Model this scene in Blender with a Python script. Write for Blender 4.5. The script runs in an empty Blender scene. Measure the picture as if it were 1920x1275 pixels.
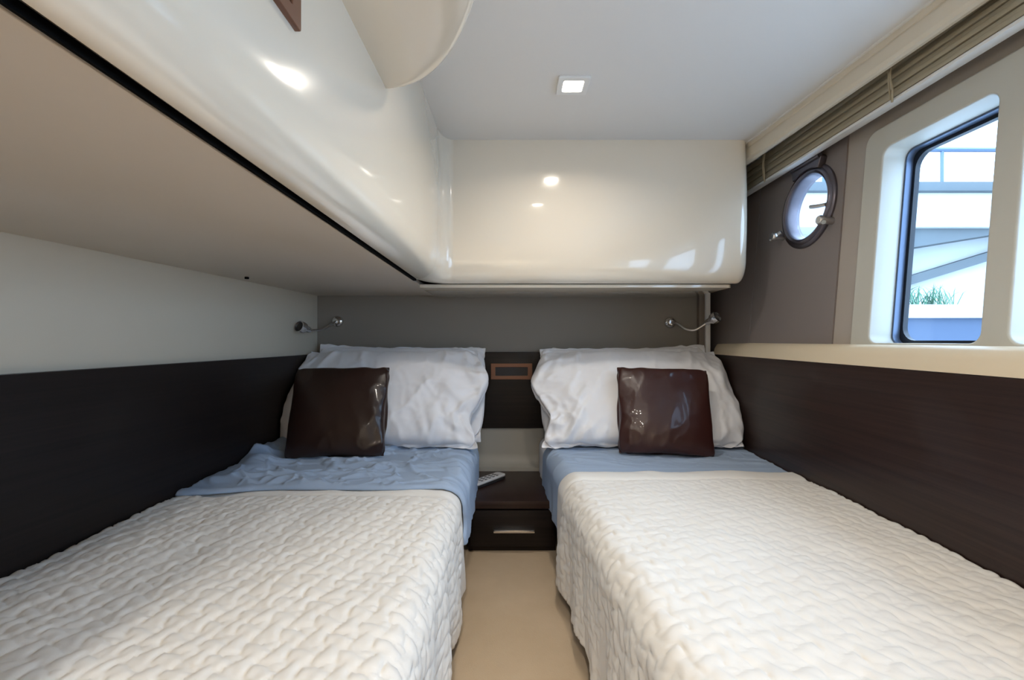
import bpy, bmesh, math, random
import numpy as np
from mathutils import Vector, Matrix

C = bpy.context.collection
SC = bpy.context.scene
PI = math.pi
EYE = 0.72                     # camera height above the cabin floor (m)

# ------------------------------------------------------------------ camera, sky, exposure
cam = bpy.data.cameras.new('camera')
cam.lens = 16.0
cam.sensor_width = 36.0
cam.clip_start = 0.02
camo = bpy.data.objects.new('camera', cam)
C.objects.link(camo)
camo.location = (0, 0, EYE)
camo.rotation_euler = (PI / 2, 0, 0)
SC.camera = camo

world = bpy.data.worlds.new('overcast_sky')
SC.world = world
world.use_nodes = True
wn = world.node_tree.nodes
wn['Background'].inputs[0].default_value = (0.60, 0.77, 1.0, 1)
wn['Background'].inputs[1].default_value = 6.2

sun = bpy.data.lights.new('hazy_sun', 'SUN')
sun.energy = 0.7
sun.angle = math.radians(24)
sun.color = (0.70, 0.83, 1.0)
suno = bpy.data.objects.new('hazy_sun', sun)
C.objects.link(suno)
suno.rotation_euler = Vector((0.62, -0.28, 0.56)).to_track_quat('Z', 'Y').to_euler()

LAMP_W = 1.9                   # watts of each ceiling downlight
LAMP_COL = (1.0, 0.91, 0.80)

SC.view_settings.view_transform = 'Standard'
SC.view_settings.look = 'None'
SC.view_settings.gamma = 1
SC.view_settings.use_curve_mapping = False
SC.view_settings.exposure = 0.15


# ------------------------------------------------------------------ materials
def mat(name, col, rough=0.5, metal=0.0, coat=0.0, spec=0.5, bump=None, var=None, trans=0.0, ior=1.45, emit=0.0, sheen=0.0):
    m = bpy.data.materials.new(name)
    m.use_nodes = True
    nt = m.node_tree
    b = nt.nodes['Principled BSDF']
    b.inputs['Base Color'].default_value = (*col, 1)
    b.inputs['Roughness'].default_value = rough
    b.inputs['Metallic'].default_value = metal
    b.inputs['Coat Weight'].default_value = coat
    b.inputs['Coat Roughness'].default_value = 0.04
    b.inputs['Specular IOR Level'].default_value = spec
    b.inputs['IOR'].default_value = ior
    b.inputs['Transmission Weight'].default_value = trans
    b.inputs['Sheen Weight'].default_value = sheen
    if emit:
        b.inputs['Emission Color'].default_value = (*col, 1)
        b.inputs['Emission Strength'].default_value = emit
    tc = nt.nodes.new('ShaderNodeTexCoord')
    if var:                    # (scale xyz, amount, second colour)
        sc, amt, col2 = var
        mp = nt.nodes.new('ShaderNodeMapping')
        mp.inputs['Scale'].default_value = sc
        nz = nt.nodes.new('ShaderNodeTexNoise')
        nz.inputs['Scale'].default_value = 1.0
        nz.inputs['Detail'].default_value = 6
        nz.inputs['Roughness'].default_value = 0.65
        rp = nt.nodes.new('ShaderNodeValToRGB')
        rp.color_ramp.elements[0].position = 0.5 - amt
        rp.color_ramp.elements[1].position = 0.5 + amt
        rp.color_ramp.elements[0].color = (*col, 1)
        rp.color_ramp.elements[1].color = (*col2, 1)
        nt.links.new(tc.outputs['Object'], mp.inputs[0])
        nt.links.new(mp.outputs[0], nz.inputs['Vector'])
        nt.links.new(nz.outputs[0], rp.inputs[0])
        nt.links.new(rp.outputs[0], b.inputs['Base Color'])
    if bump:                   # (scale xyz, strength, distance)
        sc, st, di = bump
        mp = nt.nodes.new('ShaderNodeMapping')
        mp.inputs['Scale'].default_value = sc
        nz = nt.nodes.new('ShaderNodeTexNoise')
        nz.inputs['Scale'].default_value = 1.0
        nz.inputs['Detail'].default_value = 3
        bp = nt.nodes.new('ShaderNodeBump')
        bp.inputs['Strength'].default_value = st
        bp.inputs['Distance'].default_value = di
        nt.links.new(tc.outputs['Object'], mp.inputs[0])
        nt.links.new(mp.outputs[0], nz.inputs['Vector'])
        nt.links.new(nz.outputs[0], bp.inputs['Height'])
        nt.links.new(bp.outputs[0], b.inputs['Normal'])
    return m


M = {}
M['gel'] = mat('cream_gelcoat', (0.77, 0.69, 0.565), 0.14, coat=1.0)
M['underside'] = mat('beige_underside_vinyl', (0.56, 0.49, 0.41), 0.5, var=((2, 2, 2), 0.3, (0.60, 0.53, 0.45)))
M['ceiling'] = mat('ceiling_vinyl', (0.74, 0.72, 0.69), 0.55, bump=((400, 400, 400), 0.06, 0.001))
M['wall'] = mat('cream_wall_vinyl', (0.58, 0.515, 0.41), 0.55, bump=((500, 500, 500), 0.08, 0.001))
M['backwall'] = mat('taupe_wall_vinyl', (0.255, 0.23, 0.20), 0.6, bump=((500, 500, 500), 0.08, 0.001))
M['hull'] = mat('mauve_hull_lining', (0.24, 0.205, 0.195), 0.6, bump=((500, 500, 500), 0.08, 0.001))
M['hull2'] = mat('tan_hull_lining', (0.43, 0.38, 0.33), 0.55)
M['frame'] = mat('cream_window_frame', (0.55, 0.54, 0.48), 0.4)
M['sill'] = mat('cream_ledge', (0.74, 0.63, 0.46), 0.45)
M['wood'] = mat('wenge_wood', (0.006, 0.0045, 0.0045), 0.42, var=((2.5, 1.2, 90), 0.22, (0.016, 0.011, 0.010)), coat=0.05, spec=0.3)
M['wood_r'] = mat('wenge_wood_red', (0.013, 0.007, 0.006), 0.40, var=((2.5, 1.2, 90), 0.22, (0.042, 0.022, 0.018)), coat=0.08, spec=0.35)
M['board'] = mat('grey_cream_board', (0.36, 0.35, 0.31), 0.5)
M['floor'] = mat('tan_carpet', (0.49, 0.375, 0.25), 0.85, var=((5, 5, 5), 0.25, (0.58, 0.455, 0.32)), bump=((300, 300, 300), 0.2, 0.002))
M['white'] = mat('white_cotton', (0.88, 0.88, 0.90), 0.85, bump=((900, 900, 900), 0.05, 0.001))
M['blue'] = mat('blue_cotton', (0.35, 0.445, 0.59), 0.85, bump=((900, 900, 900), 0.05, 0.001))
M['quilt'] = mat('cream_quilt', (0.76, 0.735, 0.69), 0.9, bump=((500, 500, 500), 0.12, 0.001), sheen=0.1)
M['leather'] = mat('brown_leather', (0.020, 0.0075, 0.005), 0.34, coat=0.15, bump=((250, 250, 250), 0.08, 0.001))
M['leather_red'] = mat('red_brown_leather', (0.042, 0.0125, 0.010), 0.32, coat=0.2, bump=((250, 250, 250), 0.08, 0.001))
M['black'] = mat('black_rubber', (0.002, 0.002, 0.002), 0.8, spec=0.1)
M['gasket'] = mat('dark_gasket', (0.006, 0.010, 0.018), 0.4)
M['sash'] = mat('blue_grey_sash', (0.12, 0.17, 0.27), 0.35, metal=0.3)
M['chrome'] = mat('chrome', (0.75, 0.75, 0.77), 0.12, metal=1.0)
M['steel'] = mat('brushed_steel', (0.62, 0.61, 0.60), 0.28, metal=1.0)
M['gun'] = mat('dull_porthole_metal', (0.16, 0.145, 0.165), 0.3, metal=0.9)
M['bronze'] = mat('bronze', (0.20, 0.10, 0.065), 0.35, metal=0.5)
M['recess'] = mat('dark_recess', (0.012, 0.013, 0.018), 0.4)
M['pelmet'] = mat('cream_pelmet', (0.70, 0.635, 0.52), 0.45)
M['blind'] = mat('khaki_blind', (0.36, 0.31, 0.215), 0.6, var=((60, 1, 60), 0.3, (0.42, 0.37, 0.27)))
M['rail'] = mat('white_rail', (0.78, 0.78, 0.76), 0.35)
M['lens'] = mat('lamp_lens', (1.0, 0.93, 0.82), 0.4, emit=14.0)
M['post'] = mat('brown_post', (0.20, 0.165, 0.135), 0.5)
def glass_mat(name, col):
    m = bpy.data.materials.new(name)
    m.use_nodes = True
    nt = m.node_tree
    nt.nodes.remove(nt.nodes['Principled BSDF'])
    tr = nt.nodes.new('ShaderNodeBsdfTransparent')
    tr.inputs[0].default_value = (*col, 1)
    gl = nt.nodes.new('ShaderNodeBsdfGlossy')
    gl.inputs['Roughness'].default_value = 0.0
    lw = nt.nodes.new('ShaderNodeLayerWeight')
    lw.inputs['Blend'].default_value = 0.5
    pw = nt.nodes.new('ShaderNodeMath')
    pw.operation = 'POWER'
    pw.inputs[1].default_value = 6.2
    nt.links.new(lw.outputs['Facing'], pw.inputs[0])
    fr = nt.nodes.new('ShaderNodeMath')
    fr.operation = 'MULTIPLY_ADD'
    fr.inputs[1].default_value = 0.6
    fr.inputs[2].default_value = 0.025
    nt.links.new(pw.outputs[0], fr.inputs[0])
    mx = nt.nodes.new('ShaderNodeMixShader')
    nt.links.new(fr.outputs[0], mx.inputs[0])
    nt.links.new(tr.outputs[0], mx.inputs[1])
    nt.links.new(gl.outputs[0], mx.inputs[2])
    nt.links.new(mx.outputs[0], nt.nodes['Material Output'].inputs[0])
    return m


M['glass'] = glass_mat('window_glass', (0.88, 0.95, 1.0))
M['silver'] = mat('silver_plastic', (0.55, 0.55, 0.56), 0.35)
M['darkplastic'] = mat('dark_plastic', (0.02, 0.02, 0.022), 0.4)
M['concrete'] = mat('pale_concrete', (0.52, 0.52, 0.51), 0.9, var=((1.5, 1.5, 3), 0.3, (0.64, 0.64, 0.63)))
M['concrete_d'] = mat('weathered_shade_concrete', (0.12, 0.14, 0.15), 0.9, var=((2, 2, 4), 0.3, (0.13, 0.145, 0.15)))  # dark bands: weathering plus the quay's shadows put into the colour
M['bounce'] = mat('pale_bounce_deck', (0.72, 0.73, 0.74), 0.8, var=((3, 3, 3), 0.3, (0.78, 0.79, 0.80)))  # pale surface of the added, unseen light bouncer
M['grass'] = mat('green_grass', (0.07, 0.20, 0.11), 0.7)
M['deck'] = mat('shaded_blue_kerb', (0.07, 0.10, 0.16), 0.6)  # blue-grey of the kerb wall, its shadow put into the colour
M['water'] = mat('harbour_water', (0.05, 0.09, 0.11), 0.08)
M['ink'] = mat('button_grey', (0.12, 0.12, 0.13), 0.5)


# ------------------------------------------------------------------ helpers
def link(name, me, m=None, parent=None, smooth=False, kind=None):
    o = bpy.data.objects.new(name, me)
    C.objects.link(o)
    if m is not None:
        me.materials.clear()
        me.materials.append(m)
    if smooth:
        me.polygons.foreach_set('use_smooth', [True] * len(me.polygons))
    if parent is not None:
        o.parent = parent
    if kind:
        o['kind'] = kind
    return o


def tag(o, label, cat, group=None):
    o['label'] = label
    o['category'] = cat
    if group:
        o['group'] = group
    return o


def thing(name, label, cat, loc=(0, 0, 0), group=None):
    o = bpy.data.objects.new(name, None)
    o.empty_display_size = 0.05
    C.objects.link(o)
    o.location = loc
    return tag(o, label, cat, group)


def attach(part, root):
    """parent a world-space part to a placed root, keeping its place"""
    part.parent = root
    part.matrix_parent_inverse = Matrix.Translation(root.location).inverted()
    return part


def bm_obj(name, bm, m, smooth=False, kind=None, bevel=0.0, seg=2):
    if bevel:
        bmesh.ops.bevel(bm, geom=bm.edges[:], offset=bevel, segments=seg, profile=0.6, affect='EDGES', clamp_overlap=True)
    bmesh.ops.recalc_face_normals(bm, faces=bm.faces[:])
    me = bpy.data.meshes.new(name)
    bm.to_mesh(me)
    bm.free()
    o = link(name, me, m, kind=kind)
    if smooth:
        me.polygons.foreach_set('use_smooth', [True] * len(me.polygons))
        me.set_sharp_from_angle(angle=math.radians(40))
    return o


def hexa(bm, lo, hi):
    """a solid from two matching rings of points"""
    a = [bm.verts.new(p) for p in lo]
    b = [bm.verts.new(p) for p in hi]
    n = len(a)
    bm.faces.new(a[::-1])
    bm.faces.new(b)
    for i in range(n):
        bm.faces.new((a[i], a[(i + 1) % n], b[(i + 1) % n], b[i]))


def box(name, p0, p1, m, bevel=0.0, kind=None, smooth=True, seg=2):
    bm = bmesh.new()
    x0, y0, z0 = p0
    x1, y1, z1 = p1
    ring = [(x0, y0), (x1, y0), (x1, y1), (x0, y1)]
    hexa(bm, [(x, y, z0) for x, y in ring], [(x, y, z1) for x, y in ring])
    return bm_obj(name, bm, m, smooth=bool(bevel) and smooth, kind=kind, bevel=bevel, seg=seg)


def slab(name, ring, z0, z1, m, bevel=0.0, kind=None):
    bm = bmesh.new()
    hexa(bm, [(x, y, z0) for x, y in ring], [(x, y, z1) for x, y in ring])
    return bm_obj(name, bm, m, smooth=bool(bevel), kind=kind, bevel=bevel)


def loft(name, prof_a, prof_b, m, bevel=0.0, kind=None, smooth=False):
    bm = bmesh.new()
    hexa(bm, prof_a, prof_b)
    return bm_obj(name, bm, m, smooth=smooth or bool(bevel), kind=kind, bevel=bevel)


def grid(name, P, m, smooth=True, solid=0.0, kind=None, close_u=False):
    P = np.asarray(P, dtype=float)
    ny, nx = P.shape[:2]
    idx = np.arange(ny * nx).reshape(ny, nx)
    if close_u:
        idx = np.concatenate([idx, idx[:, :1]], axis=1)
    q = np.stack([idx[:-1, :-1], idx[:-1, 1:], idx[1:, 1:], idx[1:, :-1]], axis=-1).reshape(-1, 4)
    me = bpy.data.meshes.new(name)
    me.from_pydata(P.reshape(-1, 3).tolist(), [], q.tolist())
    me.update()
    o = link(name, me, m, smooth=smooth, kind=kind)
    if solid:
        md = o.modifiers.new('thickness', 'SOLIDIFY')
        md.thickness = abs(solid)
        md.offset = -1.0 if solid > 0 else 1.0
    return o


def lathe(name, prof, m, origin, axis, seg=40, cap=True):
    """prof: (radius, distance along axis)"""
    axis = Vector(axis).normalized()
    ref = Vector((0, 0, 1)) if abs(axis.z) < 0.9 else Vector((1, 0, 0))
    e1 = axis.cross(ref).normalized()
    e2 = axis.cross(e1)
    origin = Vector(origin)
    bm = bmesh.new()
    rings = []
    for r, d in prof:
        rings.append([bm.verts.new(origin + axis * d + (e1 * math.cos(2 * PI * i / seg) + e2 * math.sin(2 * PI * i / seg)) * r) for i in range(seg)])
    for a, b in zip(rings, rings[1:]):
        for i in range(seg):
            bm.faces.new((a[i], a[(i + 1) % seg], b[(i + 1) % seg], b[i]))
    if cap:
        if prof[0][0] > 1e-6:
            bm.faces.new(rings[0][::-1])
        if prof[-1][0] > 1e-6:
            bm.faces.new(rings[-1])
    bmesh.ops.remove_doubles(bm, verts=bm.verts[:], dist=1e-6)
    return bm_obj(name, bm, m, smooth=True)


def tube(name, pts, r, m, seg=10):
    pts = [Vector(p) for p in pts]
    # smooth the polyline (Catmull-Rom)
    out = []
    n = len(pts)
    for i in range(n - 1):
        p0, p1, p2, p3 = pts[max(i - 1, 0)], pts[i], pts[i + 1], pts[min(i + 2, n - 1)]
        for t in [k / 6 for k in range(6)]:
            out.append(0.5 * ((2 * p1) + (p2 - p0) * t + (2 * p0 - 5 * p1 + 4 * p2 - p3) * t * t + (-p0 + 3 * p1 - 3 * p2 + p3) * t ** 3))
    out.append(pts[-1])
    bm = bmesh.new()
    rings = []
    for i, p in enumerate(out):
        t = (out[min(i + 1, len(out) - 1)] - out[max(i - 1, 0)]).normalized()
        ref = Vector((0, 0, 1)) if abs(t.z) < 0.9 else Vector((1, 0, 0))
        e1 = t.cross(ref).normalized()
        e2 = t.cross(e1)
        rings.append([bm.verts.new(p + (e1 * math.cos(2 * PI * k / seg) + e2 * math.sin(2 * PI * k / seg)) * r) for k in range(seg)])
    for a, b in zip(rings, rings[1:]):
        for k in range(seg):
            bm.faces.new((a[k], a[(k + 1) % seg], b[(k + 1) % seg], b[k]))
    bm.faces.new(rings[0][::-1])
    bm.faces.new(rings[-1])
    return bm_obj(name, bm, m, smooth=True)


def round_rect(u0, v0, u1, v1, r, n=6):
    pts = []
    for cx, cy, a0 in ((u1 - r, v1 - r, 0), (u0 + r, v1 - r, 90), (u0 + r, v0 + r, 180), (u1 - r, v0 + r, 270)):
        for k in range(n + 1):
            a = math.radians(a0 + 90 * k / n)
            pts.append((cx + r * math.cos(a), cy + r * math.sin(a)))
    return pts


def plate(name, loops, w0, w1, m, xf=None, bevel=0.0, kind=None):
    """flat plate with holes (2D filled curve), from depth w0 to w1, placed by the matrix xf"""
    cu = bpy.data.curves.new(name, 'CURVE')
    cu.dimensions = '2D'
    cu.fill_mode = 'BOTH'
    cu.extrude = (w1 - w0) / 2 - bevel
    cu.bevel_depth = bevel
    cu.bevel_resolution = 2
    cu.offset = -bevel
    for lp in loops:
        sp = cu.splines.new('POLY')
        sp.points.add(len(lp) - 1)
        for p, (u, v) in zip(sp.points, lp):
            p.co = (u, v, 0, 1)
        sp.use_cyclic_u = True
    tmp = bpy.data.objects.new('tmp', cu)
    C.objects.link(tmp)
    dg = bpy.context.evaluated_depsgraph_get()
    me = bpy.data.meshes.new_from_object(tmp.evaluated_get(dg))
    bpy.data.objects.remove(tmp)
    me.name = name
    T = Matrix.Translation((0, 0, (w0 + w1) / 2))
    me.transform((xf @ T) if xf is not None else T)
    o = link(name, me, m, kind=kind)
    me.polygons.foreach_set('use_smooth', [True] * len(me.polygons))
    me.set_sharp_from_angle(angle=math.radians(35))
    return o


def cut(o, cutters):
    for c in cutters:
        md = o.modifiers.new('cut', 'BOOLEAN')
        md.object = c
        md.operation = 'DIFFERENCE'
        md.solver = 'EXACT'
    dg = bpy.context.evaluated_depsgraph_get()
    me = bpy.data.meshes.new_from_object(o.evaluated_get(dg))
    o.modifiers.clear()
    o.data = me
    for c in cutters:
        bpy.data.objects.remove(c)


# value noise, vectorised
def vnoise(x, y, seed=0):
    rng = np.random.RandomState(seed)
    tab = rng.rand(256, 256) * 2 - 1
    xi = np.floor(x).astype(int)
    yi = np.floor(y).astype(int)
    fx = x - xi
    fy = y - yi
    fx = fx * fx * fx * (fx * (fx * 6 - 15) + 10)
    fy = fy * fy * fy * (fy * (fy * 6 - 15) + 10)
    g = lambda a, b: tab[a % 256, b % 256]
    return (g(xi, yi) * (1 - fx) + g(xi + 1, yi) * fx) * (1 - fy) + (g(xi, yi + 1) * (1 - fx) + g(xi + 1, yi + 1) * fx) * fy


def fbm(x, y, seed=0, octv=3):
    s = 0
    a = 1
    for k in range(octv):
        s = s + a * vnoise(x * 2 ** k, y * 2 ** k, seed + k)
        a *= 0.5
    return s


def ridge(x, y, seed=0):
    """crease-like noise, 0..1"""
    wx = x + 0.35 * fbm(x * 0.8, y * 0.8, seed + 11, 2)
    wy = y + 0.35 * fbm(x * 0.8, y * 0.8, seed + 17, 2)
    return (1 - np.abs(fbm(wx, wy, seed, 2))) ** 3


def sstep(a, b, x):
    t = np.clip((x - a) / (b - a), 0, 1)
    return t * t * (3 - 2 * t)


# ------------------------------------------------------------------ room shell
def xl(y):                      # face of the left wall
    return -0.834 + 0.054 * (y - 1.95)


def xp(y):                      # face of the left dark panel
    return -0.919 + 0.054 * y


def xr(y):                      # face of the right dark panel
    return 0.760 + 0.0485 * y


Y0, YB = -1.25, 1.95
TOP = EYE + 0.669
struct = dict(kind='structure')
box('floor', (-1.15, Y0, -0.05), (1.05, 2.05, 0.0), M['floor'], **struct)
box('ceiling', (-1.1, Y0, TOP), (1.06, 2.4, TOP + 0.06), M['ceiling'], **struct)
slab('wall_left', [(xl(Y0), Y0), (xl(2.03), 2.03), (xl(2.03) - 0.05, 2.03), (xl(Y0) - 0.05, Y0)], 0, TOP, M['wall'], **struct)
box('wall_back', (-0.835, YB, 0), (0.80, YB + 0.05, TOP), M['backwall'], **struct)
box('wall_rear', (-1.1, Y0 - 0.05, -0.05), (1.1, Y0, TOP + 0.06), M['wall'], **struct)
box('wall_back_return', (0.775, 2.001, 0), (0.80, 2.279, TOP), M['hull'], **struct)
box('wall_end', (0.775, 2.28, 0), (1.05, 2.33, TOP), M['hull'], **struct)

# hull side: leaning plane; local axes u = along the cabin, v = up, w = outboard
vv = Vector((0.08, 0, 1)).normalized()
ww = Vector((0, 1, 0)).cross(vv)
HULL = Matrix(((0, vv.x, ww.x, 0.875), (1, vv.y, ww.y, 0), (0, vv.z, ww.z, EYE), (0, 0, 0, 1)))


def hx(z):
    return 0.875 + 0.08 * (z - EYE)


PORT = (1.394, 0.408)
WIN = [(0.845, -0.007, 1.108, 0.466), (0.16, -0.007, 0.795, 0.466), (-0.85, -0.007, 0.06, 0.466)]
circ = [(PORT[0] + 0.098 * math.cos(2 * PI * k / 64), PORT[1] + 0.098 * math.sin(2 * PI * k / 64)) for k in range(64)]
big = [(Y0 - 0.02, -0.75), (1.245, -0.75), (1.245, 0.672), (Y0 - 0.02, 0.672)]
plate('wall_right', [big] + [round_rect(a - 0.012, b - 0.012, c + 0.012, d + 0.012, 0.03) for a, b, c, d in WIN], 0.004, 0.065, M['hull2'], HULL, **struct)
plate('wall_right_forward', [[(1.2455, -0.75), (1.677, -0.75), (1.677, 0.672), (1.2455, 0.672)], circ], 0.0, 0.030, M['hull'], HULL, **struct)
plate('wall_right_end', [[(1.680, -0.75), (2.30, -0.75), (2.30, 0.672), (1.680, 0.672)]], 0.0, 0.030, M['hull'], HULL, **struct)
plate('wall_right_outer', [[(Y0, -0.8), (2.36, -0.8), (2.36, -0.13), (Y0, -0.13)]], 0.066, 0.10, M['rail'], HULL, **struct)

# window casing with one hole per light, sashes, gaskets and panes
wins = []
plate('trim_1', [round_rect(Y0 + 0.02, -0.04, 1.168, 0.525, 0.035)] + [round_rect(a, b, c, d, 0.022) for a, b, c, d in WIN], -0.008, 0.050, M['frame'], HULL, bevel=0.004, **struct)
for i, (a, b, c, d) in enumerate(WIN):
    w = plate('window_%d' % (i + 1), [round_rect(a - 0.01, b - 0.01, c + 0.01, d + 0.01, 0.03), round_rect(a + 0.004, b + 0.003, c - 0.004, d - 0.004, 0.02)], 0.048, 0.064, M['sash'], HULL, **struct)
    g = plate('gasket', [round_rect(a - 0.002, b - 0.002, c + 0.002, d + 0.002, 0.03), round_rect(a + 0.011, b + 0.011, c - 0.011, d - 0.012, 0.034)], 0.0642, 0.076, M['gasket'], HULL)
    p = plate('pane', [round_rect(a + 0.008, b + 0.008, c - 0.008, d - 0.008, 0.022)], 0.068, 0.072, M['glass'], HULL)
    g.parent = w
    p.parent = w

# ledge above the right dark panel, post, cream board behind the nightstand, seams
fz = [(0.0, -0.060), (0.006, -0.034), (0.016, -0.018), (0.034, -0.011)]


def ledge_ring(y):
    x = xr(y)
    return [(x + o, y, EYE + z) for o, z in fz] + [(0.905, y, EYE - 0.011), (0.905, y, EYE - 0.060)]


loft('trim_2', ledge_ring(Y0 + 0.02), ledge_ring(1.93), M['sill'], smooth=True, **struct)
box('trim_3', (0.792, 1.925, 0.30), (0.816, 1.949, TOP - 0.001), M['post'], bevel=0.003, **struct)
box('trim_4', (0.816, 1.915, 0.30), (0.836, 1.949, TOP - 0.001), M['rail'], bevel=0.004, **struct)


def xpel(y):
    return 0.871 - 0.047 * y


pel = [(0.0, 0.668), (0.0, 0.652), (0.003, 0.650), (0.003, 0.647), (0.0, 0.645), (0.001, 0.618), (0.005, 0.610), (0.012, 0.607), (0.020, 0.607), (0.020, 0.668)]


def pel_ring(y):
    return [(xpel(y) + o, y, EYE + z) for o, z in pel]


loft('trim_5', pel_ring(Y0 + 0.02), pel_ring(1.93), M['pelmet'], **struct)
loft('trim_6', [(xpel(Y0) - 0.006, Y0 + 0.02, TOP - 0.004), (xpel(Y0), Y0 + 0.02, TOP - 0.004), (xpel(Y0), Y0 + 0.02, TOP), (xpel(Y0) - 0.006, Y0 + 0.02, TOP)],
     [(xpel(1.93) - 0.006, 1.93, TOP - 0.004), (xpel(1.93), 1.93, TOP - 0.004), (xpel(1.93), 1.93, TOP), (xpel(1.93) - 0.006, 1.93, TOP)], M['rail'], **struct)
bm = bmesh.new()
prof = [(1.949, 0.10), (1.949, 0.345), (1.936, 0.345), (1.934, 0.24), (1.930, 0.215), (1.916, 0.198), (1.890, 0.190), (1.890, 0.10)]
hexa(bm, [(-0.24, y, z) for y, z in prof], [(0.24, y, z) for y, z in prof])
bm_obj('trim_7', bm, M['board'], smooth=True, **struct)

# ------------------------------------------------------------------ dark wood panels
o = slab('wainscot', [(xp(Y0 + 0.02), Y0 + 0.02), (xp(1.925), 1.925), (xl(1.925) + 0.001, 1.925), (xl(Y0) + 0.001, Y0 + 0.02)], 0.02, 0.660, M['wood'], bevel=0.002)
tag(o, 'dark brown wood wainscot along the left bed, below the plain cream wall', 'panelling')
o = slab('wainscot', [(xr(Y0 + 0.02), Y0 + 0.02), (xr(1.915), 1.915), (xr(1.915) + 0.022, 1.915), (xr(Y0) + 0.022, Y0 + 0.02)], 0.02, 0.659, M['wood_r'], bevel=0.002)
tag(o, 'dark reddish brown wood wainscot along the right bed, below the cream window ledge', 'panelling')


def pull(root, xf):
    """bronze rectangular bezel round a dark recess; local u, v centred, w outwards"""
    a = plate('bezel', [round_rect(-0.088, -0.034, 0.088, 0.034, 0.003), round_rect(-0.068, -0.018, 0.068, 0.018, 0.002)], 0.0, 0.007, M['bronze'], xf, bevel=0.0012)
    b = plate('recess', [round_rect(-0.070, -0.020, 0.070, 0.020, 0.002)], -0.004, 0.0035, M['recess'], xf)
    return a, b


hb = thing('headboard', 'dark wood headboard panel on the back wall with a bronze framed recess', 'headboard', (0, 1.93, 0.345))
attach(box('board', (-0.818, 1.928, 0.346), (0.79, 1.949, 0.669), M['wood'], bevel=0.002), hb)
XF = Matrix(((1, 0, 0, -0.002), (0, 0, -1, 1.9278), (0, 1, 0, 0.587), (0, 0, 0, 1)))
a, b = pull(hb, XF)
a['label'] = 'bronze rectangular frame'
attach(a, hb)
attach(b, hb)

# ------------------------------------------------------------------ overhead lockers (one moulded L)
profile = []
for k in range(13):            # rounded lower edge
    t = k / 12 * PI / 2
    profile.append((-0.066 * (1 - math.sin(t)) ** 1.0, 0.192 + 0.085 * (1 - math.cos(t)) ** 1.15))
for k in range(1, 9):          # gently bowed face
    t = k / 8
    profile.append((0.004 * math.sin(PI * t) - 0.002 * t, 0.277 + (0.673 - 0.277) * t))


def sweep(name, path, m, inset, skew=False):
    P = []
    for (x, y, nx, ny, s) in path:
        row = []
        for o, z in profile:
            oo = o * s if z < 0.277 else o
            if skew and z < 0.277:
                oo += -0.02 * (y - 1.45) * (-o / 0.066) * -1 * -1
            row.append((x + nx * oo, y + ny * oo, EYE + z))
        P.append(row)
    return grid(name, np.array(P), m)


left_path = [(-0.235, y, 1, 0, 1.0) for y in list(np.linspace(Y0 + 0.005, 1.40, 24)) + [1.415, 1.423, 1.428, 1.43]]
for k in range(1, 15):
    f = k / 14 * PI / 2
    left_path.append((-0.195 - 0.040 * math.cos(f), 1.43 + 0.090 * math.sin(f), math.cos(f), -math.sin(f), 1 - 0.5 * k / 14))
back_path = [(x, 1.52, 0, -1, 0.5) for x in [-0.195, -0.193, -0.189, -0.182] + list(np.linspace(-0.17, 0.74, 20)) + [0.75, 0.756, 0.759]]
for k in range(1, 11):
    f = k / 10 * PI / 2
    back_path.append((0.759 + 0.038 * math.sin(f), 1.558 - 0.038 * math.cos(f), math.sin(f), -math.cos(f), 0.5))
back_path += [(0.797, y, 1, 0, 0.5) for y in np.linspace(1.57, 1.949, 6)]

lk = thing('side_locker', 'long glossy cream overhead locker along the left wall above the left bed', 'locker', (-0.5, 0.3, EYE + 0.19))
attach(sweep('front_panel', left_path, M['gel'], 0, True), lk)
u = slab('underside', [(xl(Y0 + 0.01) + 0.001, Y0 + 0.01), (-0.262, Y0 + 0.01), (-0.318, 1.46), (-0.318, 1.949), (xl(1.949) + 0.001, 1.949)], EYE + 0.190, EYE + 0.204, M['underside'], bevel=0.001)
u['label'] = 'matt beige underside panel'
attach(u, lk)
bm = bmesh.new()
for ya, yb, wa, wb in ((Y0 + 0.01, 0.1, 0.0018, 0.0018), (0.1, 1.455, 0.0018, 0.0095)):
    rings = []
    for y, wd in ((ya, wa), (yb, wb)):
        xc = -0.2575 - 0.0530 * (y - Y0) / (1.455 - Y0)
        rings.append([(xc - wd / 2, y, EYE + 0.1892), (xc + wd / 2, y, EYE + 0.1892), (xc + wd / 2, y, EYE + 0.197), (xc - wd / 2, y, EYE + 0.197)])
    hexa(bm, rings[0], rings[1])
g = bm_obj('seal', bm, M['black'])
g['label'] = 'thin black rubber seal'
attach(g, lk)
XF = Matrix(((0, 0, 1, -0.2345), (1, 0, 0, 0.404), (0, 1, 0, EYE + 0.366), (0, 0, 0, 1)))
a, b = pull(lk, XF)
a['label'] = 'bronze rectangular frame'
attach(a, lk)
attach(b, lk)
attach(lathe('plug', [(0.0, 0.0), (0.006, 0.0), (0.006, 0.006), (0.0, 0.006)], M['black'], (-0.800, 1.373, EYE + 0.184), (0, 0, 1), 16), lk)

bl = thing('back_locker', 'glossy cream overhead locker box across the back wall above the bed heads', 'locker', (0.3, 1.75, EYE + 0.19))
attach(sweep('front_panel', back_path, M['gel'], 0), bl)
attach(slab('underside', [(-0.317, 1.56), (0.745, 1.56), (0.755, 1.57), (0.755, 1.949), (-0.317, 1.949)], EYE + 0.179, EYE + 0.1915, M['gel'], bevel=0.003), bl)

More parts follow.
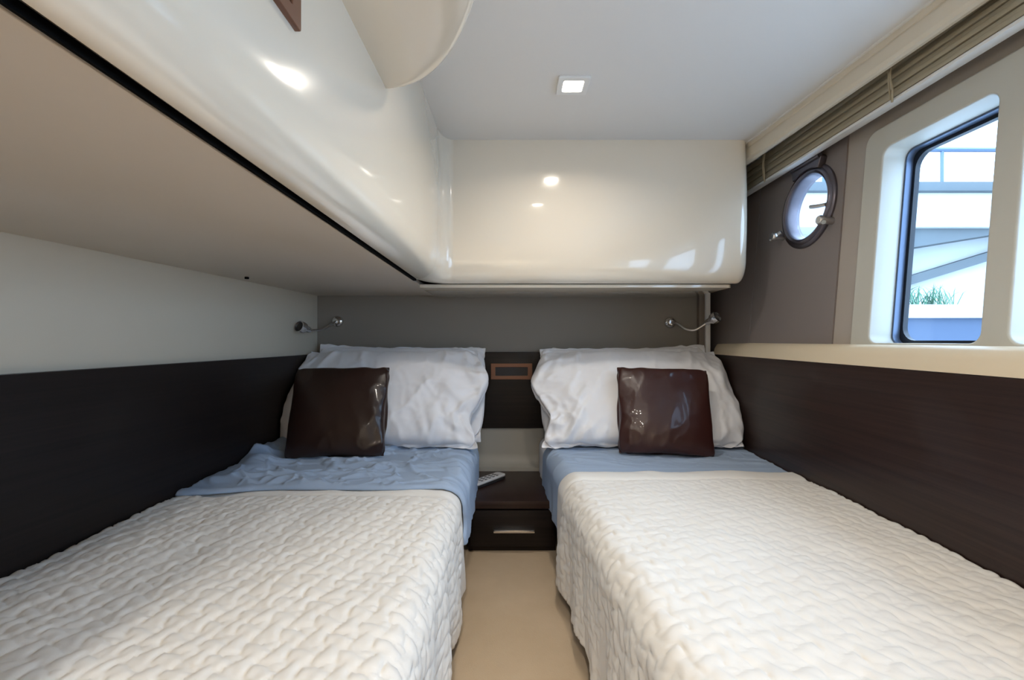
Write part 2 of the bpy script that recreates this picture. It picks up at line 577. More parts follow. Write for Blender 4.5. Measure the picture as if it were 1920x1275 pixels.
# bow-fronted pod under the ceiling on the locker face
a_, b_, yc = 0.556, 0.236, 0.30
rows = []
for inset, z in ((0.0, 0.669), (0.0, 0.60), (0.0, 0.54), (0.0005, 0.497), (0.002, 0.485), (0.006, 0.474), (0.011, 0.467), (0.018, 0.463)):
    row = []
    for k in range(61):
        t = -PI / 2 + PI * k / 60
        row.append((-0.235 + max((b_ - inset) * math.cos(t), 0.0), yc + (a_ - inset) * math.sin(t), EYE + z))
    rows.append(row)
edge = rows[-1]
for f in (0.7, 0.35, 0.0):     # underside closes on the locker face
    rows.append([(-0.235 + (x + 0.235) * f, y, EYE + 0.463) for x, y, z in edge])
pod = grid('bow_front_pod', np.array(rows), M['gel'])
pod.data.set_sharp_from_angle(angle=math.radians(50))
tag(pod, 'rounded bow front cream pod under the ceiling on the left locker face', 'locker')

# ------------------------------------------------------------------ downlights


def downlight(x, y, label, power=1.0):
    t = thing('downlight', label, 'ceiling light', (x, y, TOP), 'square ceiling downlights')
    XF = Matrix(((1, 0, 0, x), (0, -1, 0, y), (0, 0, -1, TOP), (0, 0, 0, 1)))
    attach(plate('bezel', [round_rect(-0.041, -0.041, 0.041, 0.041, 0.004), round_rect(-0.026, -0.026, 0.026, 0.026, 0.006)], 0.0, 0.007, M['rail'], XF, bevel=0.0015), t)
    attach(plate('lens', [round_rect(-0.027, -0.027, 0.027, 0.027, 0.006)], 0.0005, 0.003, M['lens'], XF), t)
    L = bpy.data.lights.new('downlight_lamp', 'AREA')
    L.shape = 'DISK'
    L.size = 0.045
    L.spread = math.radians(150)
    L.energy = LAMP_W * power
    L.color = LAMP_COL
    lo = bpy.data.objects.new('downlight_lamp', L)
    C.objects.link(lo)
    lo.location = (x, y, TOP - 0.009)
    attach(lo, t)


downlight(0.159, 1.19, 'square ceiling downlight in front of the back locker', 0.8)
downlight(0.125, 0.80, 'square ceiling downlight overhead of the aisle between the beds', 0.55)
downlight(-0.02, -0.35, 'added fill downlight, unseen behind the camera near the rear wall', 4.4)  # unseen lamp added behind the camera to raise the fill light
downlight(-0.02, -0.95, 'added fill downlight, unseen, closest to the rear wall', 5.0)  # second added lamp out of view, more fill from the rear

# ------------------------------------------------------------------ blind in the pelmet
bd = thing('window_blind', 'khaki slatted blind pulled up under the ceiling over the right windows', 'blind', (0.88, 0.9, EYE + 0.54))
ya, yb = Y0 + 0.04, 1.92
for k in range(8):
    z = 0.551 + 0.0125 * k
    x0 = 0.866 + 0.0022 * k + (0.004 if k % 2 else 0)
    s = box('slat', (x0, ya, EYE + z), (x0 + 0.022, yb, EYE + z + 0.0105), M['blind'], bevel=0.002)
    attach(s, bd)
r = box('bottom_rail', (0.864, ya, EYE + 0.541), (0.890, yb, EYE + 0.549), M['rail'], bevel=0.003)
r['label'] = 'white bottom rail'
attach(r, bd)
for y in (1.03, 1.55, 0.2):
    attach(tube('cord', [(0.862, y, EYE + 0.64), (0.859, y + 0.004, EYE + 0.60), (0.858, y - 0.003, EYE + 0.565), (0.860, y, EYE + 0.538)], 0.0022, M['blind'], 6), bd)
    attach(tube('cord', [(0.862, y + 0.012, EYE + 0.64), (0.857, y + 0.006, EYE + 0.59), (0.859, y + 0.004, EYE + 0.545)], 0.0018, M['blind'], 6), bd)

# ------------------------------------------------------------------ porthole
po = HULL @ Vector((PORT[0], PORT[1], 0))
ph = thing('porthole', 'round dull metal porthole with hinge and screw dogs on the hull wall', 'porthole', po)
inw = -ww
attach(lathe('rim', [(0.096, -0.034), (0.096, 0.002), (0.099, 0.011), (0.106, 0.015), (0.113, 0.013), (0.116, 0.009), (0.121, 0.008), (0.125, 0.005), (0.126, -0.002), (0.0975, -0.002), (0.0975, -0.034), (0.096, -0.034)], M['gun'], po, inw, 72, cap=False), ph)
attach(lathe('pane', [(0.0, 0.0), (0.0945, 0.0), (0.0945, 0.004), (0.0, 0.004)], M['glass'], po + ww * 0.024, ww, 48), ph)


def hp(du, dv, dw):
    return HULL @ Vector((PORT[0] + du, PORT[1] + dv, dw))


XP = HULL @ Matrix.Translation((PORT[0], PORT[1], 0))
attach(plate('hinge_plate', [[(-0.060, 0.098), (-0.070, 0.128), (-0.060, 0.138), (0.060, 0.138), (0.070, 0.128), (0.060, 0.098), (0.03, 0.108), (0, 0.111), (-0.03, 0.108)]], -0.020, 0.001, M['gun'], XP, bevel=0.002), ph)
attach(tube('hinge_pin', [hp(-0.066, 0.132, -0.020), hp(0, 0.132, -0.020), hp(0.066, 0.132, -0.020)], 0.007, M['gun'], 12), ph)
for du, dv in ((0.110, -0.062), (-0.110, -0.070)):
    n = math.hypot(du, dv)
    eu, ev = du / n, dv / n
    root = lathe('screw_dog', [(0.0, 0.0), (0.010, 0.0), (0.010, 0.026), (0.013, 0.028), (0.014, 0.036), (0.011, 0.041), (0.0, 0.042)], M['steel'], hp(eu * 0.134, ev * 0.134, 0.0), inw, 16)
    attach(root, ph)
    wing = tube('wing', [hp(eu * 0.112, ev * 0.112, -0.020), hp(eu * 0.134, ev * 0.134, -0.030), hp(eu * 0.152, ev * 0.152, -0.034)], 0.0065, M['steel'], 8)
    wing.parent = root
    wing.matrix_parent_inverse = root.matrix_parent_inverse.copy()
    wing.matrix_parent_inverse = Matrix.Identity(4)
hd = tube('latch_lever', [hp(-0.100, -0.022, -0.012), hp(-0.070, -0.018, -0.016), hp(-0.040, -0.012, -0.018)], 0.006, M['steel'], 8)
attach(hd, ph)

# ------------------------------------------------------------------ reading lamps


def reading_lamp(base, pts, head_dir, label):
    t = thing('reading_lamp', label, 'lamp', base, 'chrome reading lamps on the back wall')
    attach(lathe('wall_base', [(0.0, 0.0), (0.024, 0.0), (0.024, 0.008), (0.021, 0.013), (0.015, 0.016), (0.012, 0.024), (0.0, 0.026)], M['chrome'], base, (0, -1, 0), 32), t)
    attach(tube('gooseneck', pts, 0.0048, M['steel'], 10), t)
    e = Vector(pts[-1])
    h = Vector(head_dir).normalized()
    head = lathe('lamp_head', [(0.0, -0.030), (0.008, -0.030), (0.012, -0.020), (0.013, -0.006), (0.021, 0.004), (0.023, 0.014), (0.023, 0.028), (0.020, 0.029), (0.018, 0.018), (0.0, 0.016)], M['chrome'], e + h * 0.02, h, 28)
    attach(head, t)
    lens = lathe('lamp_glass', [(0.0, 0.0), (0.017, 0.0), (0.017, 0.003), (0.0, 0.004)], M['darkplastic'], e + h * 0.037, h, 20)
    attach(lens, t)


YL = 1.9495
reading_lamp((0.675, YL, EYE + 0.074), [(0.675, YL - 0.02, EYE + 0.074), (0.690, YL - 0.05, EYE + 0.068), (0.715, YL - 0.075, EYE + 0.045), (0.745, YL - 0.09, EYE + 0.040), (0.775, YL - 0.10, EYE + 0.058), (0.792, YL - 0.105, EYE + 0.072)],
             (0.55, -0.75, 0.45), 'chrome gooseneck reading lamp bent right, above the right bed pillows')
reading_lamp((-0.745, YL, EYE + 0.080), [(-0.745, YL - 0.02, EYE + 0.080), (-0.752, YL - 0.05, EYE + 0.066), (-0.775, YL - 0.085, EYE + 0.045), (-0.795, YL - 0.13, EYE + 0.038), (-0.800, YL - 0.16, EYE + 0.040)],
             (-0.35, -0.85, 0.25), 'chrome gooseneck reading lamp in the back left corner above the left bed pillows')

# ------------------------------------------------------------------ nightstand and remote
ns = thing('nightstand', 'low dark wood nightstand with one drawer between the two beds', 'nightstand', (0, 1.72, 0))
attach(box('carcass', (-0.150, 1.556, 0.0), (0.150, 1.925, 0.150), M['wood'], bevel=0.002), ns)
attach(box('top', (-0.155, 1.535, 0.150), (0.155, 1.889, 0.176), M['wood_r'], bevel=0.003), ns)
dr = attach(box('drawer', (-0.142, 1.541, 0.020), (0.142, 1.5555, 0.143), M['wood'], bevel=0.0015), ns)
hdl = box('handle', (-0.062, 1.520, 0.074), (0.076, 1.541, 0.0835), M['chrome'], bevel=0.002)
hdl['label'] = 'chrome bar handle'
hdl.parent = dr
hdl.matrix_parent_inverse = Matrix.Identity(4)

rc = thing('remote_control', 'silver grey remote control lying on the nightstand by the left bed', 'remote control', (-0.105, 1.70, 0.1775))
XF = Matrix.Translation((-0.092, 1.735, 0.1768)) @ Matrix.Rotation(math.radians(-38), 4, 'Z')
attach(plate('back_shell', [round_rect(-0.024, -0.085, 0.024, 0.085, 0.012)], 0.0, 0.010, M['darkplastic'], XF, bevel=0.002), rc)
attach(plate('face', [round_rect(-0.0235, -0.0845, 0.0235, 0.0845, 0.012)], 0.010, 0.019, M['silver'], XF, bevel=0.003), rc)
for r in range(5):
    for c in range(3):
        attach(plate('button', [round_rect(-0.015 + c * 0.011, -0.05 + r * 0.022, -0.008 + c * 0.011, -0.040 + r * 0.022, 0.002, 3)], 0.0188, 0.0203, M['ink'], XF), rc)

# ------------------------------------------------------------------ beds: surfaces


def zt_left(y):
    return 0.300 + 0.020 * sstep(0.5, 1.25, y) + 0.006 * sstep(1.6, 1.75, y)


def zt_right(y):
    return 0.326 + 0.0 * y


def side_left(y):
    return -0.138 + 0.0 * y


def side_right(y):
    return 0.171 - 0.066 * (np.clip(y, 0.3, 2) - 0.884)


def cross(side, y, f, off, r=0.05, drop=0.22, flare=0.0):
    """f: parameter, <0 the flat top from the wall (-1) to the shoulder (0), 0..1 the round shoulder, 1..2 down the side.
    returns position and normal arrays"""
    if side < 0:
        xw, xs, zt = xp(y) + 0.003, side_left(y), zt_left(y)
    else:
        xw, xs, zt = xr(y) - 0.003, side_right(y), zt_right(y)
    sg = -side                  # direction from wall towards the aisle
    xc = xs - sg * r            # shoulder centre
    x = np.where(f < 0, xc + (xw - xc) * (-f), xc)
    z = zt + 0 * f
    nx = np.zeros_like(x)
    nz = np.ones_like(x)
    th = np.clip(f, 0, 1) * PI / 2
    m = f >= 0
    x = np.where(m, xc + sg * r * np.sin(th), x)
    z = np.where(m, zt - r + r * np.cos(th), z)
    nx = np.where(m, sg * np.sin(th), nx)
    nz = np.where(m, np.cos(th), nz)
    d = np.clip(f - 1, 0, None)
    z = z - d * drop
    x = x + sg * flare * d
    P = np.stack([x + nx * off, y + 0 * x, z + nz * off], axis=-1)
    N = np.stack([nx, 0 * x, nz], axis=-1)
    return P, N


def fparam(n_top, n_arc, n_side):
    return np.concatenate([np.linspace(-1, 0, n_top, endpoint=False), np.linspace(0, 1, n_arc, endpoint=False), np.linspace(1, 2, n_side)])


def quilting(u, v, p=0.046):
    """interlocking wavy stitch lines: puffed cells between them"""
    u = u + 0.20 * p * vnoise(u * 14, v * 14, 61)
    v = v + 0.20 * p * vnoise(u * 14, v * 14, 62)
    a = (u + 0.36 * p * np.sin(2 * PI * v / p)) / p
    b = (v + 0.36 * p * np.sin(2 * PI * u / p + 1.1)) / p
    da, db = np.abs(np.sin(PI * a)), np.abs(np.sin(PI * b))
    c = (u + v) / p
    dc = np.abs(np.sin(PI * (c + 0.25 * np.sin(2 * PI * (u - v) / p)) * 0.5)) + 0.25
    return np.minimum(np.minimum(da, db), dc) ** 0.42


def arc_len(side, y, f, r, drop):
    """distance along the cloth from the shoulder start"""
    if side < 0:
        w = np.abs(xp(y) - side_left(y)) - r
    else:
        w = np.abs(xr(y) - side_right(y)) - r
    s = np.where(f < 0, f * w, np.where(f < 1, f * r * PI / 2, r * PI / 2 + (f - 1) * drop))
    return s


def make_quilt(side, y0, y1, off, seed, label, amp):
    ny = int((y1 - y0) / 0.0045)
    f = fparam(150, 22, 52)
    y = np.linspace(y0, y1, ny)
    F, Y = np.meshgrid(f, y)
    r, drop = 0.05, 0.225
    s = arc_len(side, Y, F, r, drop)
    hang = sstep(0.6, 2.0, F)
    # the far edge wanders a little
    P, N = cross(side, Y, F, off, r, drop, flare=0.004)
    c, d_ = math.cos(0.6), math.sin(0.6)
    u, v = s * c + Y * d_, -s * d_ + Y * c
    edge = sstep(0.066, 0.090, y1 - Y)
    band = np.exp(-((y1 - Y - 0.078) / 0.0075) ** 2)
    h = amp * quilting(u, v) * (0.10 + 0.90 * edge) - 0.009 * band * sstep(1.4, 0.6, F)
    h = h + 0.0035 * np.sin(np.clip((y1 - Y) / 0.078, 0, 1) * PI)
    h = h + 0.004 * fbm(s * 7, Y * 7, seed, 3) * (1 - hang) - 0.002
    # folds down the side
    h = h + hang * (0.010 * fbm(Y * 9, s * 1.5, seed + 5, 3) + 0.006 * np.sin(Y * 38 + 2 * fbm(Y * 3, s * 3, seed + 8, 2)))
    h = np.maximum(h, -0.006)
    P = P + N * h[..., None]
    P[..., 2] = np.maximum(P[..., 2], 0.02)
    wave = 0.012 * fbm(Y * 6, Y * 0 + 3, seed + 2, 2)
    P[..., 2] += wave * np.clip(F - 1.2, 0, 1)
    o = grid('quilt', P if side > 0 else P[:, ::-1], M['quilt'], solid=0.004)
    return tag(o, label, 'quilt', 'cream quilts on the two beds')


def make_sheet(side, y0, y1, off, seed, label, drop, amp, y0_side, mask_front=False):
    f = fparam(190, 20, 46)
    ny = 160
    t = np.linspace(0, 1, ny)
    F, T = np.meshgrid(f, t)
    # the front hem slants and wanders along the bed width
    wob = 0.010 * fbm(F * 2.2, F * 0, seed + 31, 2)
    front = y0 + wob + (y0_side - y0) * sstep(-0.1, 2.0, F) + (-0.045 if side < 0 else 0.0) * sstep(-0.6, -1.0, F)
    Y = front + (y1 - front) * T
    r = 0.05
    s = arc_len(side, Y, F, r, drop)
    P, N = cross(side, Y, F, off, r, drop)
    fr = ridge(s * 7 + Y * 3, Y * 12 - s * 4, seed)
    fr2 = ridge(s * 17, Y * 24 + s * 6, seed + 3)
    fr3 = ridge(s * 4 - Y * 7, Y * 5 + s * 2, seed + 21)
    calm = 1 - 0.85 * sstep(0.2, 1.2, F)
    h = amp * calm * (0.6 * fr + 0.35 * fr2 + 0.75 * fr3 - 0.40)
    if side < 0:               # bunched up towards the wall
        bun = np.exp(-((F + 0.97) / 0.11) ** 2) * sstep(0.02, 0.55, T)
        h = h + bun * (0.034 + 0.016 * fbm(s * 9, Y * 8, seed + 9, 2))
    h = h + sstep(0.9, 2, F) * 0.006 * fbm(Y * 12, s * 2, seed + 7, 3)
    if mask_front:
        h = h * sstep(0.28, 0.45, T)
        h = np.where(T < 0.28, -0.001, h)
    else:
        d = (Y - front)
        h = np.maximum(h, -0.001) * sstep(0.0, 0.03, d) + 0.003
        h = h - 0.005 * (1 - sstep(0.0, 0.006, d))
        h = h + 0.0025 * np.sin(np.clip(d / 0.03, 0, 1) * PI)
    P = P + N * h[..., None]
    o = grid('bed_sheet', P if side > 0 else P[:, ::-1], M['blue'], solid=0.0025)
    return tag(o, label, 'sheet', 'blue sheets on the two beds')


def make_bed(side, label):
    xa = xp if side < 0 else xr
    cx = -0.5 if side < 0 else 0.5
    root = thing('bed', label, 'bed', (cx, 0.95, 0), 'twin cabin beds')
    f = fparam(40, 14, 20)
    y = np.linspace(-0.10, 1.885, 120)
    F, Y = np.meshgrid(f, y)
    P, N = cross(side, Y, F, -0.012, 0.045, 0.15)
    h = 0.007 * (ridge(P[..., 0] * 8, Y * 8, 40) - 0.3) * sstep(1.70, 1.76, Y)
    P = P + N * h[..., None]
    attach(grid('mattress', P if side > 0 else P[:, ::-1], M['white'], solid=0.006), root)
    y0, y1 = -0.08, 1.885
    sg = -side
    s0 = float((side_left if side < 0 else side_right)(np.array(y0))) - sg * 0.045
    s1 = float((side_left if side < 0 else side_right)(np.array(y1))) - sg * 0.045
    attach(slab('bed_base', [(xa(y0) + sg * 0.004, y0), (s0, y0), (s1, y1), (xa(y1) + sg * 0.004, y1)], 0.0, 0.20, M['wood'], bevel=0.003), root)
    return root


make_bed(-1, 'twin bed on the left with white mattress, against the left dark wainscot')
make_bed(1, 'twin bed on the right with white mattress, against the right dark wainscot')
make_quilt(-1, -0.06, 1.245, 0.000, 3, 'cream quilted bedspread with wavy stitching on the left bed', 0.0072)
make_quilt(1, -0.06, 1.335, 0.006, 9, 'cream quilted bedspread on the right bed, its hem over the blue sheet', 0.0048)
make_sheet(-1, 1.195, 1.74, 0.0075, 5, 'rumpled blue sheet folded back over the quilt of the left bed', 0.105, 0.017, 1.235)
make_sheet(1, 1.27, 1.71, -0.001, 8, 'smooth blue sheet running under the quilt of the right bed', 0.13, 0.006, 1.27, True)

# ------------------------------------------------------------------ pillows and cushions (small cloth solver)


def inflate(w, h, nx, ny, press, steps, tmax, flange=0.0, seed=0, squeeze=0.97, crump=0.004, waist=0.055, power=0.62):
    """two cloth layers sewn at the rim, blown up inside a lens-shaped limit and squeezed so that the cloth wrinkles"""
    u = np.linspace(-w / 2, w / 2, nx)
    v = np.linspace(0, h, ny)
    X, Y = np.meshgrid(u, v)
    P = np.zeros((2, ny, nx, 3))
    P[:, :, :, 0] = X * squeeze
    P[:, :, :, 1] = h / 2 + (Y - h / 2) * squeeze
    P[0, :, :, 2] = 0.004 + fbm(X * 16, Y * 16, seed, 3) * crump
    P[1, :, :, 2] = -0.004 + fbm(X * 16, Y * 16, seed + 40, 3) * crump
    dx, dy = w / (nx - 1), h / (ny - 1)
    dd = math.hypot(dx, dy)
    eu = np.clip(np.abs(X) / (w / 2 - flange), 0, 1)
    ev = np.clip(np.abs(Y - h / 2) / (h / 2 - flange), 0, 1)
    lens = ((1 - eu ** 2.6) * (1 - ev ** 2.6)) ** power
    mask = sstep(0.0, 0.12, lens)
    lim = tmax / 2 * lens + 0.006
    # rim: pulled in between the corners, corners stay out as ears
    pin = P[0].copy()
    pin[..., 2] = 0
    cx_ = 1 - np.abs(X) / (w / 2)
    cy_ = 1 - np.abs(Y - h / 2) / (h / 2)
    pin[..., 1] = h / 2 + (pin[..., 1] - h / 2) * (1 - waist * sstep(0.0, 0.5, cx_) + 0.01 * fbm(X * 9, Y * 0, seed + 3, 2))
    pin[..., 0] *= 1 - 0.7 * waist * sstep(0.0, 0.5, cy_) + 0.008 * fbm(Y * 11, X * 0, seed + 6, 2)
    rim = fbm(X * 14 + 3, Y * 14, seed + 9, 2) * 0.010
    V = np.zeros_like(P)
    edges = ((0, slice(None)), (-1, slice(None)), (slice(None), 0), (slice(None), -1))

    def con(a, b, L0, k):
        d = b - a
        L = np.linalg.norm(d, axis=-1, keepdims=True) + 1e-9
        st = (L - L0) / L
        st = np.where(st > 0, st * k, st * k * 0.6)
        c = 0.5 * st * d
        a += c
        b -= c

    for it in range(steps):
        tu = np.gradient(P, axis=2)
        tv = np.gradient(P, axis=1)
        n = np.cross(tu, tv)
        n /= (np.linalg.norm(n, axis=-1, keepdims=True) + 1e-9)
        n[1] *= -1
        V *= 0.82
        V += n * (press * mask)[None, :, :, None]
        old = P.copy()
        P += V
        for q in range(5):
            con(P[:, :, 0:-1:2], P[:, :, 1::2], dx, 0.9)
            con(P[:, :, 1:-1:2], P[:, :, 2::2], dx, 0.9)
            con(P[:, 0:-1:2], P[:, 1::2], dy, 0.9)
            con(P[:, 1:-1:2], P[:, 2::2], dy, 0.9)
            con(P[:, :-1, :-1], P[:, 1:, 1:], dd, 0.2)
            con(P[:, 1:, :-1], P[:, :-1, 1:], dd, 0.2)
            con(P[:, :, :-3], P[:, :, 3:], 3 * dx, 0.05)
            con(P[:, :-3], P[:, 3:], 3 * dy, 0.05)
            P[0, :, :, 2] -= 0.35 * np.maximum(P[0, :, :, 2] - lim, 0)
            P[1, :, :, 2] += 0.35 * np.maximum(-P[1, :, :, 2] - lim, 0)
            mid = (P[0] + P[1]) / 2
            mid = mid + 0.25 * (pin - mid)
            mid[..., 2] = rim
            for sl in edges:
                P[0][sl] = mid[sl]
                P[1][sl] = mid[sl]
            lo = P[0, :, :, 2] < P[1, :, :, 2] + 0.002
            mz = (P[0, :, :, 2] + P[1, :, :, 2]) / 2
            P[0, :, :, 2] = np.where(lo, mz + 0.001, P[0, :, :, 2])
            P[1, :, :, 2] = np.where(lo, mz - 0.001, P[1, :, :, 2])
        V = P - old
    P[..., 1] -= P[..., 1].min()
    return P


def pillow_mesh(name, P, m):
    ny, nx = P.shape[1:3]
    n = ny * nx
    idx = np.arange(n).reshape(ny, nx)
    bidx = idx + n
    b2 = bidx.copy()
    b2[0], b2[-1], b2[:, 0], b2[:, -1] = idx[0], idx[-1], idx[:, 0], idx[:, -1]
    q1 = np.stack([idx[:-1, :-1], idx[:-1, 1:], idx[1:, 1:], idx[1:, :-1]], -1).reshape(-1, 4)
    q2 = np.stack([b2[:-1, :-1], b2[1:, :-1], b2[1:, 1:], b2[:-1, 1:]], -1).reshape(-1, 4)
    me = bpy.data.meshes.new(name)
    me.from_pydata(P.reshape(-1, 3).tolist(), [], np.concatenate([q1, q2]).tolist())
    bm = bmesh.new()
    bm.from_mesh(me)
    loose = [v for v in bm.verts if not v.link_faces]
    bmesh.ops.delete(bm, geom=loose, context='VERTS')
    bm.to_mesh(me)
    bm.free()
    o = link(name, me, m, smooth=True)
    md = o.modifiers.new('smooth', 'SUBSURF')
    md.levels = 1
    md.render_levels = 1
    return o


def place(P, loc, tilt, yaw=0.0, roll=0.0, bedz=None, ymax=1.924, bend=0.0):
    """tilt = angle of the pillow's height from horizontal"""
    Q = P.copy()
    hgt = Q[..., 1].max()
    Q[..., 2] += -bend * ((Q[..., 1] / hgt) ** 2) + bend * 0.3
    a = math.radians(tilt)
    ex = Vector((1, 0, 0))
    ey = Vector((0, math.cos(a), math.sin(a)))
    ez = Vector((0, -math.sin(a), math.cos(a)))
    R = Matrix.Rotation(math.radians(yaw), 3, 'Z') @ Matrix((ex, ey, ez)).transposed() @ Matrix.Rotation(math.radians(roll), 3, 'Z')
    R = np.array(R)
    W = Q @ R.T + np.array(loc)
    if bedz is not None:
        lo = W[..., 2] < bedz
        W[..., 2] = np.where(lo, bedz + 0.12 * (W[..., 2] - bedz), W[..., 2])
        W[..., 2] = np.maximum(W[..., 2], bedz - 0.004)
    W[..., 1] = np.minimum(W[..., 1], ymax)
    return W


pl_f = inflate(0.72, 0.44, 96, 60, 0.0014, 150, 0.15, 0.030, 4, 0.955, 0.006)
pl_g = inflate(0.72, 0.42, 96, 60, 0.0012, 150, 0.10, 0.030, 21, 0.965, 0.005)
cu_f = inflate(0.325, 0.315, 56, 56, 0.0010, 150, 0.088, 0.002, 13, 0.975, 0.003, 0.085, 0.80)


def mirror(P):
    Q = P[:, :, ::-1].copy()
    Q[..., 0] *= -1
    return Q


def folds(P, amp, seed, ends=(1, 1), flap=0.0):
    """creases of a loose pillow case, deepest near the sewn ends; flap = crumpled loose end on the +x side"""
    Q = P.copy()
    ny, nx = P.shape[1:3]
    X, Y = Q[0, :, :, 0], Q[0, :, :, 1]
    w, h = np.abs(X).max(), Y.max()
    a = X / w
    b = Y / h
    near = 0.30 + 0.9 * (ends[0] * sstep(-0.35, -0.95, a) + ends[1] * sstep(0.30, 0.95, a)) + 0.35 * sstep(0.35, 0.0, b) + 0.25 * sstep(0.75, 1.0, b)
    big = ridge(X * 7 + Y * 2.5, Y * 4 - X * 1.5, seed) - 0.25
    mid_ = ridge(X * 15 + Y * 6, Y * 9 - X * 5, seed + 4) - 0.3
    fine = ridge(X * 30 - Y * 9, Y * 17 + X * 8, seed + 7) - 0.3
    z = amp * near * (1.0 * big + 0.55 * mid_ + 0.25 * fine)
    Q[0, :, :, 2] += z
    Q[1, :, :, 2] += 0.5 * z
    if flap:
        k = sstep(0.62, 1.0, a)
        out = flap * k * (0.6 + 0.9 * np.exp(-((b - 0.66) / 0.16) ** 2) - 0.9 * np.exp(-((b - 0.28) / 0.13) ** 2) + 0.5 * np.exp(-((b - 0.02) / 0.08) ** 2))
        zz = k * 0.022 * (ridge(X * 12 + 1.7, Y * 13, seed + 13) - 0.4) + k * 0.012 * fbm(X * 22, Y * 18, seed + 15, 2)
        Q[:, :, :, 0] += out[None]
        Q[:, :, :, 2] += zz[None]
    return Q


grp = 'white bed pillows'
def clampx(W, side):
    if side < 0:
        W[..., 0] = np.maximum(W[..., 0], xp(W[..., 1]) + 0.004)
    else:
        W[..., 0] = np.minimum(W[..., 0], xr(W[..., 1]) - 0.004)
    return W


W = clampx(place(folds(pl_g, 0.010, 3), (-0.465, 1.750, 0.325), 66, bedz=0.327, ymax=1.923, roll=-1.0), -1)
tag(pillow_mesh('pillow', W, M['white']), 'white pillow behind, leaning on the headboard of the left bed', 'pillow', grp)
W = clampx(place(folds(pl_f, 0.021, 8, (0.7, 1), 0.035), (-0.500, 1.620, 0.325), 58, bedz=0.327, bend=0.03), -1)
tag(pillow_mesh('pillow', W, M['white']), 'plump white front pillow on the left bed behind the leather cushion', 'pillow', grp)
W = clampx(place(mirror(folds(pl_g, 0.010, 5)), (0.470, 1.750, 0.322), 66, bedz=0.327, ymax=1.923, roll=1.0), 1)
tag(pillow_mesh('pillow', W, M['white']), 'white pillow behind, leaning on the headboard of the right bed', 'pillow', grp)
W = clampx(place(mirror(folds(pl_f, 0.020, 17, (0.6, 1), 0.036)), (0.485, 1.630, 0.325), 58, bedz=0.327, bend=0.03), 1)
tag(pillow_mesh('pillow', W, M['white']), 'plump white front pillow on the right bed behind the leather cushion', 'pillow', grp)

grp = 'brown leather cushions'
W = place(folds(cu_f, 0.006, 29, (0.1, 0.9)), (-0.575, 1.475, 0.337), 69, yaw=3, roll=1.0, bedz=0.339)
tag(pillow_mesh('cushion', W, M['leather']), 'square dark brown leather cushion propped on the left bed', 'cushion', grp)
W = place(mirror(folds(cu_f, 0.006, 33, (0.05, 0.9))), (0.520, 1.535, 0.330), 70, yaw=-4, roll=-2.0, bedz=0.330)
tag(pillow_mesh('cushion', W, M['leather_red']), 'square reddish brown leather cushion with bright sheen propped on the right bed', 'cushion', grp)

# ------------------------------------------------------------------ outside the windows
o = box('water', (1.2, -6, -0.9), (14, 9, -0.80), M['water'])
tag(o, 'dark harbour water beside the hull below the windows', 'water')
q = thing('quay', 'pale concrete quay with raised deck and ramp seen through the window', 'quay', (4, 4.4, -0.8))
attach(box('lower_wall', (1.3, 4.25, -0.799), (11, 4.6, 1.72), M['concrete']), q)
attach(box('deck_beam', (1.3, 3.95, 1.70), (11, 6.5, 2.00), M['concrete'], bevel=0.01), q)
attach(box('deck_edge', (1.3, 3.90, 2.00), (11, 4.1, 2.08), M['concrete_d'], bevel=0.01), q)
attach(box('deck_step', (1.3, 4.4, 2.10), (4.05, 4.8, 2.16), M['concrete_d'], bevel=0.01), q)
attach(loft('ramp', [(2.0, 4.16, 0.72), (2.0, 4.24, 0.72), (2.0, 4.24, 0.80), (2.0, 4.16, 0.80)], [(6.5, 4.16, 2.1), (6.5, 4.24, 2.1), (6.5, 4.24, 2.18), (6.5, 4.16, 2.18)], M['concrete_d']), q)
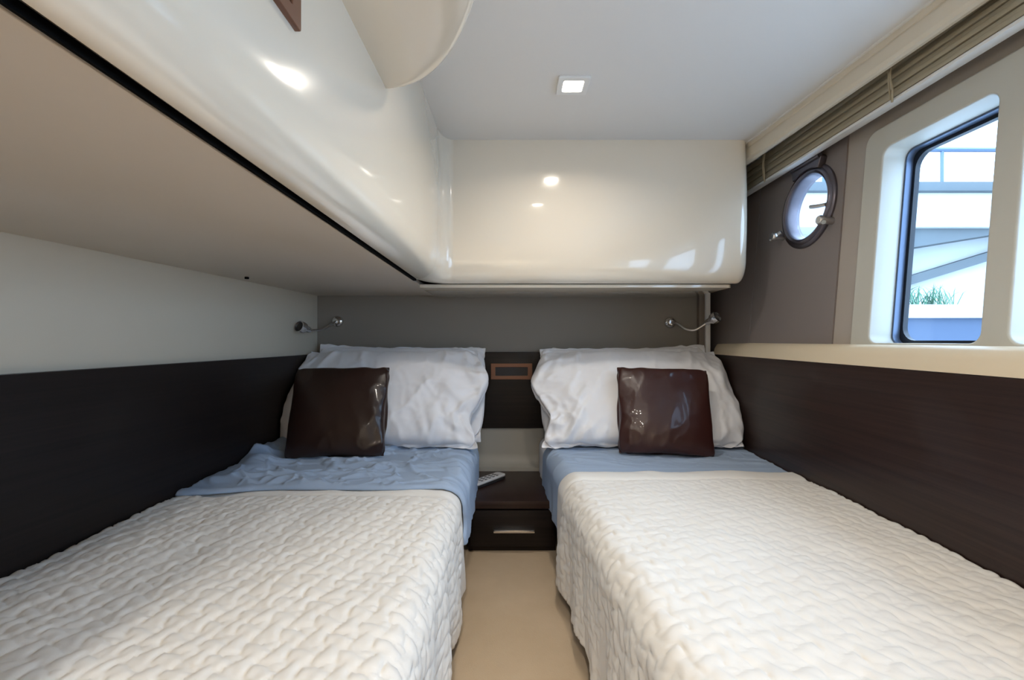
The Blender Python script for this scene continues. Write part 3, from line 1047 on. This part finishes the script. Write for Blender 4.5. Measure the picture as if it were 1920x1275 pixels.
attach(loft('shade_wedge', [(3.0, 4.0, 1.45), (3.0, 4.24, 1.45), (3.0, 4.24, 1.71), (3.0, 4.0, 1.71)], [(4.5, 4.0, 1.69), (4.5, 4.24, 1.69), (4.5, 4.24, 1.71), (4.5, 4.0, 1.71)], M['concrete_d']), q)  # dark wedge standing in for the shadow under the deck beam
attach(box('kerb', (1.3, 3.7, 0.90), (11, 4.2, 1.01), M['concrete'], bevel=0.01), q)
attach(box('kerb_wall', (1.3, 3.75, -0.799), (11, 4.2, 0.90), M['deck']), q)
rl = thing('quay_railing', 'thin metal railing on top of the quay deck outside the window', 'railing', (4, 4.0, 2.08))
attach(tube('top_rail', [(1.5, 4.0, 2.40), (5, 4.0, 2.39), (10.5, 4.0, 2.38)], 0.022, M['sash'], 8), rl)
for k in range(16):
    attach(tube('post', [(1.7 + 0.52 * k, 4.0, 2.081), (1.7 + 0.52 * k, 4.0, 2.24), (1.7 + 0.52 * k, 4.0, 2.40)], 0.014, M['sash'], 6), rl)
random.seed(5)
gm = bmesh.new()
for k in range(90):
    bx, by = 3.25 + random.random() * 0.45, 3.74 + random.random() * 0.25
    L = 0.10 + 0.14 * random.random()
    a = random.uniform(-0.9, 0.9)
    bnd = random.uniform(-0.08, 0.08)
    p0 = Vector((bx, by, 1.0105))
    p1 = p0 + Vector((math.sin(a) * L * 0.5, bnd * 0.4, L * 0.6))
    p2 = p0 + Vector((math.sin(a) * L * 1.1, bnd, L * 0.8))
    wv = Vector((0.008, 0.004, 0))
    vs = [gm.verts.new(p) for p in (p0 - wv, p0 + wv, p1 + wv * 0.8, p1 - wv * 0.8, p2)]
    gm.faces.new((vs[0], vs[1], vs[2], vs[3]))
    gm.faces.new((vs[3], vs[2], vs[4]))
me = bpy.data.meshes.new('grass_tuft')
gm.to_mesh(me)
gm.free()
o = link('grass_tuft', me, M['grass'], kind='stuff')
tag(o, 'tuft of green grass growing on the quay kerb outside the window', 'grass')
attach(box('bounce_deck', (1.10, -5.0, 0.20), (4.2, 3.74, 0.27), M['bounce'], bevel=0.01), q)  # unseen pale slab, added to bounce daylight up onto the ceiling
